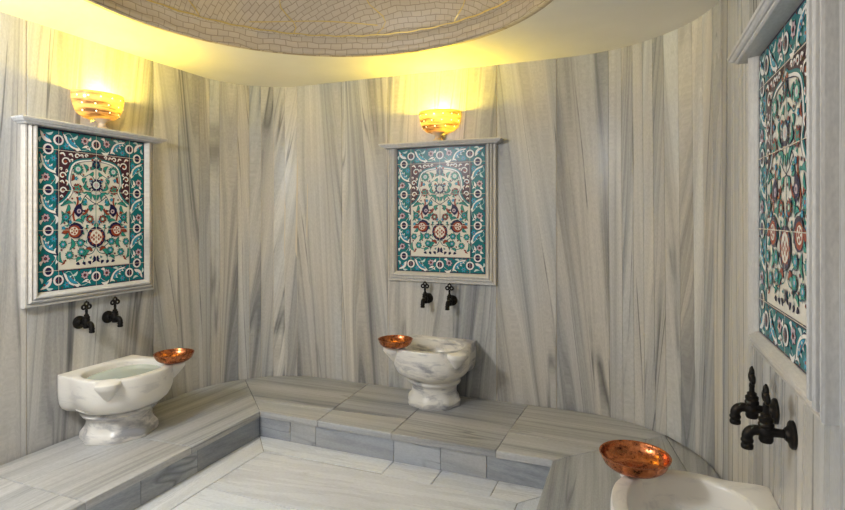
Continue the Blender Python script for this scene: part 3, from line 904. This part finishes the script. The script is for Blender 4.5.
    for i in range(60):
        x = -.012 - .175 * rs.random(); z = -.285 + .50 * rs.random()
        if z > .03 and x < -.13: continue
        if z > .2 and x < -.1: continue
        a_ = rs.random() * 6.283; l_ = .014 + .016 * rs.random()
        D.leaf((x, z), (x + l_ * math.cos(a_), z + l_ * math.sin(a_)), .0032 + .003 * rs.random(), rs.choice(['leaf', 'leaf', 'teal', 'navy', 'red']), 4, rs.choice((-.35, .35)), True)
    # grout joints of the 3 x 4 tiling
    for x in (-.2, 0, .2): rect(x - .0011, -.4, x + .0011, .4, 'grout', 15)
    for z in (-.3, -.1, .1, .3): rect(-.3, z - .0011, .3, z + .0011, 'grout', 15)
    return D.build('painted_tiles')

TILES = design()
def profile(w, s=1.0):
    k = w / .065
    return [(a * k, d) for a, d in ((0, .0), (0, .022), (.003, .028), (.011, .029), (.014, .023), (.018, .023), (.021, .034), (.027, .039), (.033, .036), (.036, .031), (.039, .042), (.043, .045), (.049, .045), (.056, .037), (.060, .032), (.064, .025), (.065, .022), (.065, .0))]

def trimmed(x):
    """the same tiles with the near column cut down, as fitted against the doorway side"""
    bm = bmesh.new(); bm.from_mesh(TILES)
    bmesh.ops.bisect_plane(bm, geom=bm.verts[:] + bm.edges[:] + bm.faces[:], plane_co=(x, 0, 0), plane_no=(1, 0, 0), clear_outer=True)
    me = bpy.data.meshes.new('painted_tiles'); bm.to_mesh(me); bm.free()
    for k in TN: me.materials.append(TC[k])
    return me
def frame(name_label, loc, rz, wl_=.063, wr_=.066, wb_=.066, tr=.3):
    t = thing('framed_tile_panel', name_label, 'tile panel', loc, rz, 'framed painted tile panels')
    link('painted_tiles', TILES if tr > .299 else trimmed(tr + .005), None, t)
    def mbar(pts_of):   # loft of one profile between two ends
        bm = bmesh.new(); r0, r1 = pts_of; loft(bm, [r0, r1], True, True, True); return bm
    ztop = .404
    for sgn, w, te in ((-1, wl_, .3), (1, wr_, tr)):
        pr = profile(w)   # a: 0 at the outer edge -> w at the tiles
        kb = wb_ / w
        r0 = [(sgn * (te + w - a), -d, -.4 - (w - a) * kb) for a, d in pr]; r1 = [(sgn * (te + w - a), -d, ztop) for a, d in pr]
        obj('jamb', mbar((r0, r1)), M['rail_z'], t)
    pr = profile(wb_)
    r0 = [(-(.3 + (wb_ - a) * wl_ / wb_), -d, -.4 - (wb_ - a)) for a, d in pr]; r1 = [((tr + (wb_ - a) * wr_ / wb_), -d, -.4 - (wb_ - a)) for a, d in pr]
    obj('bottom_rail', mbar((r0, r1)), M['rail_x'], t)
    bm = bmesh.new()
    rings = []
    hw0, hw1 = .3 + wl_, tr + wr_
    for z, e, d in ((.404, -.004, .052), (.4045, .012, .064), (.408, .018, .069), (.412, .020, .070), (.4125, .026, .074), (.416, .034, .079), (.422, .039, .083), (.4235, .037, .081), (.4245, .042, .085), (.432, .044, .087), (.435, .041, .085)):
        rings.append([(-hw0 - e, -d, z), (hw1 + e, -d, z), (hw1 + e, -.0005, z), (-hw0 - e, -.0005, z)])
    loft(bm, rings, True, True, True)
    obj('cornice', bm, M['rail_x'], t)
    return t
frame('painted tile panel in a marble frame on the left wall, above the water-filled basin', (XL, 1.985, EYE + .033), PI / 2)
frame('painted tile panel in a marble frame on the back wall, facing the viewer squarely', (-1.155, YB, EYE + .044), 0)
frame('painted tile panel in a marble frame on the right wall, seen steeply from the side', (XR, 1.509, EYE + .066), -PI / 2, .068, .036, .060, .250)

# ------------------------------------------------------------------ wall sconces
def sconce(label, loc, rz, bulb_x):
    t = thing('wall_sconce', label, 'wall lamp', loc, rz, 'lit amber sconces above the tile panels')
    R = .138; D = .122; H = .138
    prof = [(1.0, H), (1.015, H * .93), (1.0, H * .75), (.955, H * .5), (.85, H * .26), (.66, H * .10), (.42, H * .03), (.2, .0)]
    bm = bmesh.new()
    n = 40
    def ringp(k, z, off=0.0):
        return [((R - off) * k * math.cos(PI * i / n), -.001 - (D - off) * k * math.sin(PI * i / n), z) for i in range(n + 1)]
    rings = [ringp(k, z) for k, z in reversed(prof)] + [ringp(k, z + (.004 if k < .9 else 0), .006) for k, z in prof]
    loft(bm, rings, False)
    f = bm.faces
    # pierced pinholes glowing round the bowl
    rr = random.Random(3)
    for row, (z, nh, ph) in enumerate(((H * .80, 7, .5), (H * .52, 6, .0), (H * .26, 5, .5))):
        import bisect
        pz = [(zz, kk) for kk, zz in prof]
        for (za, ka), (zb, kb) in zip(pz[:-1], pz[1:]):
            if zb <= z <= za: k = kb + (ka - kb) * (z - zb) / (za - zb)
        for i in range(nh):
            a = PI * (i + .5 + ph * .5) / (nh + .5)
            c = Vector((R * k * math.cos(a), -.001 - D * k * math.sin(a), z)); nrm = Vector((math.cos(a), -math.sin(a), -.25)).normalized()
            u = nrm.cross(Vector((0, 0, 1))).normalized(); v = nrm.cross(u)
            vs = [bm.verts.new(c + nrm * .0012 + (u * math.cos(q * PI / 4) + v * math.sin(q * PI / 4)) * .0038) for q in range(8)]
            ff = bm.faces.new(vs); ff.material_index = 1
    obj('shade', bm, [M['shade'], M['hole']], t, True)
    bm = bmesh.new()
    lathe(bm, [(.012, -.058), (.034, -.056), (.034, -.046), (.020, -.036), (.018, -.018), (.030, -.006), (.045, .004)], 24, (0, -.047, 0))
    obj('stem', bm, M['stem'], t, True, 40)
    bm = bmesh.new()
    bmesh.ops.create_uvsphere(bm, u_segments=16, v_segments=10, radius=.02, matrix=Matrix.Translation((bulb_x, -.06, .085)) @ Matrix.Scale(1.3, 4, (0, 0, 1)))
    b = obj('bulb', bm, M['bulb'], t, True)
    b.visible_shadow = True
    return t
SZ = EYE + .540
S1 = sconce('lit amber bowl sconce above the left wall tile panel', (XL, 2.000, SZ - .024), PI / 2, .03)
S2 = sconce('lit amber bowl sconce above the back wall tile panel', (-1.158, YB, SZ - .008), 0, .0)
def lamp(name, typ, loc, energy, col, **kw):
    l = bpy.data.lights.new(name, typ); l.energy = energy; l.color = col
    for k, v in kw.items(): setattr(l, k, v)
    o = bpy.data.objects.new(name, l); COL.objects.link(o); o.location = loc
    return o
lamp('sconce_light_left', 'POINT', (XL + .07, 2.03, SZ + .10), 22, LAMP, shadow_soft_size=.02)
lamp('sconce_light_back', 'POINT', (-1.155, YB - .07, SZ + .12), 20, LAMP, shadow_soft_size=.02)

# ------------------------------------------------------------------ basins
def basin(label, loc, rz, H=.346, foot=1.0, mat='basin'):
    """local: x along the wall, -y into the room, origin on the wall at bench height"""
    t = thing('marble_basin', label, 'basin', loc, rz, 'carved marble wash basins')
    DC = .2
    n = 96
    half = [(.0, .0), (.215, .0), (.222, .03), (.216, .075), (.218, .11), (.232, .16), (.237, .215), (.228, .275), (.203, .332), (.158, .379), (.10, .408), (.05, .418), (0, .42)]
    # resample outline by angle about (0, DC)
    full = [(x, d) for x, d in half[1:]] + [(-x, d) for x, d in reversed(half[1:-1])]
    pts = [Vector(p) for p in full] + [Vector(full[0])]
    seg = []
    tot = 0
    for a, b in zip(pts[:-1], pts[1:]): seg.append((tot, a, b)); tot += (b - a).length
    def outline(i):
        d = tot * i / n
        for s0, a, b in reversed(seg):
            if d >= s0 - 1e-9: return a.lerp(b, min(1, (d - s0) / max(1e-9, (b - a).length)))
    O = [outline(i) for i in range(n)]
    # smooth the sampled outline, keeping the flat back
    for _ in range(2):
        O = [O[i] if O[i].y < .02 else (O[i - 1] + O[i] * 2 + O[(i + 1) % n]) / 4 for i in range(n)]
    def ring(kx, kd, z, blend=0.0, rx=.15, cd=.165, back=True):
        out = []
        for p in O:
            x, d = p.x, p.y
            w = min(1, max(0, (p.y - .02) / .14)); w = w * w * (3 - 2 * w)
            k = 1 - (1 - kx) * (.35 + .65 * w)
            x, d = x * k, DC + (d - DC) * (1 - (1 - kd) * w)
            if blend > 0:
                a = math.atan2(p.y - DC, p.x)
                ex, ed = rx * math.cos(a), cd + rx * math.sin(a)
                bl = blend * (.25 + .75 * w)
                x = x * (1 - bl) + ex * bl; d = d * (1 - bl) + max(0, ed) * bl
            out.append((x, -max(.0015, d), z))
        return out
    bm = bmesh.new()
    IX, ID, IC = .192, .160, .212
    def inner(k, z):
        out = []
        for p in O:
            a = math.atan2((p.y - DC) / .205, p.x / .235)
            ca, sa = math.cos(a), math.sin(a)
            e = .85
            out.append((IX * k * math.copysign(abs(ca) ** e, ca), -(IC + ID * k * math.copysign(abs(sa) ** e, sa)), z))
        return out
    rings = [ring(.60, .62, H - .190, .9, .14, .18), ring(.70, .70, H - .184, .55, .16, .185), ring(.82, .81, H - .172, .28, .19, .19), ring(.90, .895, H - .155, .14, .2, .2), ring(.955, .95, H - .132, .06, .22), ring(.988, .985, H - .105), ring(1.0, 1.0, H - .075), ring(1.0, 1.0, H - .035), ring(1.0, 1.0, H - .012), ring(.993, .994, H - .004), ring(.975, .98, H),
             inner(1.05, H), inner(1.018, H - .003), inner(1.0, H - .012), inner(.97, H - .05), inner(.9, H - .09), inner(.72, H - .125), inner(.4, H - .145), inner(.1, H - .15)]
    loft(bm, rings, True, True, True)
    obj('bowl', bm, M[mat], t, True, 50)
    bm = bmesh.new()
    q_ = H / .346; fr_ = [(r * foot, z * q_) for r, z in ((.158, 0), (.162, .010), (.160, .034), (.152, .046), (.143, .058), (.138, .080), (.139, .105), (.146, .120), (.158, .126), (.163, .136), (.158, .147), (.152, .151), (.165, .158), (.185, .175))]
    rg = []
    for r, z in fr_:
        ring_ = []
        for i in range(n):
            a = 2 * PI * i / n
            # softly eight-sided foot
            q = r * (1 + .035 * math.cos(8 * a) * (1 if z < .06 else .2))
            ring_.append((q * math.cos(a), -max(.0015, .175 + q * .95 * math.sin(a)), z))
        rg.append(ring_)
    loft(bm, rg, True, True, True)
    obj('pedestal', bm, M['basin_veined'], t, True, 50)
    # the two carved corner ledges
    for sx in (-1, 1):
        c = Vector((sx * .178, .318)); dr = Vector((sx * .66, .75)).normalized(); sd_ = Vector((-dr.y, dr.x))
        bm = bmesh.new()
        rg = []
        for z, ln, w in ((H - .001, .082, .052), (H - .006, .088, .057), (H - .026, .086, .057), (H - .036, .078, .050), (H - .060, .058, .036), (H - .085, .036, .020), (H - .104, .014, .007), (H - .110, .002, .003)):
            r_ = []
            for i in range(16):
                a = 2 * PI * i / 16
                ca, sa = math.cos(a), math.sin(a)
                u = -.022 + (ln + .022) * (.5 + .5 * math.copysign(abs(ca) ** .6, ca)); v = w * math.copysign(abs(sa) ** .6, sa) * (1 if ca < .2 else 1 - .22 * ca)
                p = c + dr * u + sd_ * v
                r_.append((p.x, -p.y, z))
            rg.append(r_)
        loft(bm, list(reversed(rg)), True, True, True)
        obj('ledge', bm, M['basin'], t, True, 50)
    return t
BH = .337
basin('white marble basin filled with water against the left wall', (XL, 2.005, ZB + .0005), PI / 2, .337, 1.12)
basin('grey veined marble basin standing on the bench against the back wall', (-1.137, YB, ZB + .0005), 0, .358, 1.0, 'basin_veined')
basin('marble basin at the right wall, cut off by the bottom edge of the photo', (XR, 1.575, ZB + .0005), -PI / 2, .355)
# water in the left basin
bm = bmesh.new()
vs = []
for i in range(64):
    a = 2 * PI * i / 64; ca, sa = math.cos(a), math.sin(a)
    vs.append((.186 * math.copysign(abs(ca) ** .85, ca), -(.212 + .154 * math.copysign(abs(sa) ** .85, sa))))
def wring(k, z): return [(x * k, -.212 + (y + .212) * k, z) for x, y in vs]
loft(bm, [wring(.5, BH - .034), wring(.972, BH - .034), wring(.974, BH - .030), wring(.5, BH - .030)], True, True, True)
wt = obj('water', bm, M['water'], None, False)
wt.location = (XL, 2.005, ZB + .0005); wt.rotation_euler = (0, 0, PI / 2)
tag(wt, 'still pale green water standing in the left basin', 'water')

# ------------------------------------------------------------------ copper bowls
def bowl(label, loc, tilt, rz):
    bm = bmesh.new()
    R = .1025
    out = [(.0001, 0), (.034, .0), (.056, .003), (.076, .010), (.090, .021), (.097, .034), (.0995, .042), (R, .046), (R + .001, .050)]
    inn = [(R - .002, .0505), (R - .005, .047), (.0965, .041), (.093, .033), (.085, .0205), (.070, .0105), (.05, .0055), (.028, .003), (.0001, .003)]
    lathe(bm, out + inn, 56, cap=False)
    bmesh.ops.remove_doubles(bm, verts=bm.verts[:], dist=.0003)
    o = obj('copper_bowl', bm, M['copper'], None, True, 60)
    o.location = loc; o.rotation_euler = (tilt[0], tilt[1], rz)
    return tag(o, label, 'bowl', 'copper bathing bowls')
bowl('copper bowl perched on the right-hand ledge of the water-filled left basin', (-2.335, 2.192, ZB + .337 + .0007), (0, 0), .4)
bowl('copper bowl perched on the ledge of the basin below the back wall panel', (-1.315, 2.865, ZB + .358 + .0007), (0, 0), 1.9)
bowl('mottled copper bowl nearest the viewer, on the right wall basin', (.0, 1.755, ZB + .355 + .0007), (0, 0), 2.7)

# ------------------------------------------------------------------ taps
def make_tap(label, loc, rz):
    t = thing('tap', label, 'tap', loc, rz, 'blackened bronze taps')
    bm = bmesh.new()
    lathe(bm, [(.034, .0), (.034, -.006), (.031, -.009), (.022, -.011), (.017, -.016), (.014, -.02)], 28, axis='Y')
    obj('flange', bm, M['bronze'], t, True, 40)
    bm = bmesh.new()
    pts = [(0, -.012, 0), (0, -.03, 0), (0, -.042, 0), (0, -.048, 0), (0, -.060, 0), (0, -.068, 0), (0, -.074, .001)]
    rad = [.0105, .0105, .011, .0165, .0185, .0165, .012]
    cy, cz, rr = -.079, -.018, .019
    for i in range(0, 9):
        a = PI / 2 - i / 8 * PI / 2
        pts.append((0, cy - rr * math.cos(a), cz + rr * math.sin(a))); rad.append(.0125)
    x = cy - rr
    for z, r in ((-.022, .0125), (-.025, .0145), (-.029, .0145), (-.031, .0125), (-.036, .0125), (-.038, .0140), (-.044, .0140), (-.047, .0125)):
        pts.append((0, x, z)); rad.append(r)
    tube(bm, pts, rad, 20)
    lathe(bm, [(.013, -.026), (.016, -.02), (.016, -.01)], 20, (0, -.058, 0))
    obj('spout', bm, M['bronze'], t, True, 45)
    bm = bmesh.new()
    lathe(bm, [(.014, .008), (.0175, .014), (.0175, .020), (.0150, .023), (.0165, .027), (.0165, .033), (.012, .037), (.012, .043), (.007, .047), (.006, .060)], 24, (0, -.058, 0))
    obj('bonnet', bm, M['bronze'], t, True, 40)
    bm = bmesh.new()
    zc = .085
    for dx, dz in ((0, .0145), (.0145, -.001), (-.0145, -.001)):
        torus(bm, (dx, -.058, zc + dz), .0100, .0052, 18, 8, 'Y')
    torus(bm, (0, -.058, zc - .008), .006, .0042, 14, 8, 'Y')
    lathe(bm, [(.003, .024), (.0045, .027), (.002, .032)], 10, (0, -.058, zc))
    for s in (-1, 1): lathe(bm, [(.003, s * .022), (.0042, s * .025), (.002, s * .028)], 10, (0, -.058, zc), axis='X')
    lathe(bm, [(.006, .056), (.0075, .062), (.006, .070)], 14, (0, -.058, 0))
    obj('handle', bm, M['bronze'], t, True, 60)
    return t
TZ = EYE - .550
tap0 = make_tap('left-hand dark bronze tap of the pair over the water-filled basin', (XL, 1.905, TZ), PI / 2)
dup(tap0, (XL, 2.068, TZ), PI / 2, 'right-hand dark bronze tap of the pair over the water-filled basin')
dup(tap0, (-1.243, YB, EYE - .527), 0, 'left-hand dark bronze tap of the pair on the back wall')
dup(tap0, (-1.078, YB, EYE - .532), 0, 'right-hand dark bronze tap of the pair on the back wall')
dup(tap0, (XR, 1.700, EYE - .528), -PI / 2, 'farther dark bronze tap of the pair on the right wall, half hidden')
dup(tap0, (XR, 1.530, EYE - .528), -PI / 2, 'nearer dark bronze tap of the pair on the right wall')

# ------------------------------------------------------------------ light
lamp('hall_lamp', 'POINT', (-2.05, .45, EYE + .62), 80, (.95, .975, 1.0), shadow_soft_size=.11)
a = lamp('doorway_fill', 'AREA', ((DX0 + DX1) / 2, YF - .05, 1.05), 24, (.93, .95, 1.0), shape='RECTANGLE', size=1.05, size_y=1.95)  # soft white fill added at the unseen doorway to lift the ambient light
a.rotation_euler = (PI / 2, 0, PI)
w = bpy.data.worlds.new('world'); SC.world = w; w.use_nodes = True
w.node_tree.nodes['Background'].inputs[0].default_value = (.9, .93, 1, 1)
w.node_tree.nodes['Background'].inputs[1].default_value = .3

# ------------------------------------------------------------------ camera
cam = bpy.data.cameras.new('camera'); co = bpy.data.objects.new('camera', cam); COL.objects.link(co)
cam.sensor_fit = 'HORIZONTAL'; cam.sensor_width = 36.0
cam.lens = 531.82 * 36.0 / 845.0
cam.shift_x = (422.5 - 420.257) / 845.0
cam.shift_y = (216.764 - 255.0) / 845.0
cam.clip_start = .02
PHI = math.radians(21.97)
co.location = (0, 0, EYE)
co.rotation_euler = (PI / 2, 0, PHI)
SC.camera = co
SC.view_settings.view_transform = 'Standard'
SC.view_settings.look = 'None'
SC.view_settings.gamma = 1.0
SC.view_settings.use_curve_mapping = False
SC.view_settings.exposure = 0.0
SC.cycles.use_denoising = True
SC.cycles.max_bounces = 10
SC.cycles.sample_clamp_indirect = 8.0
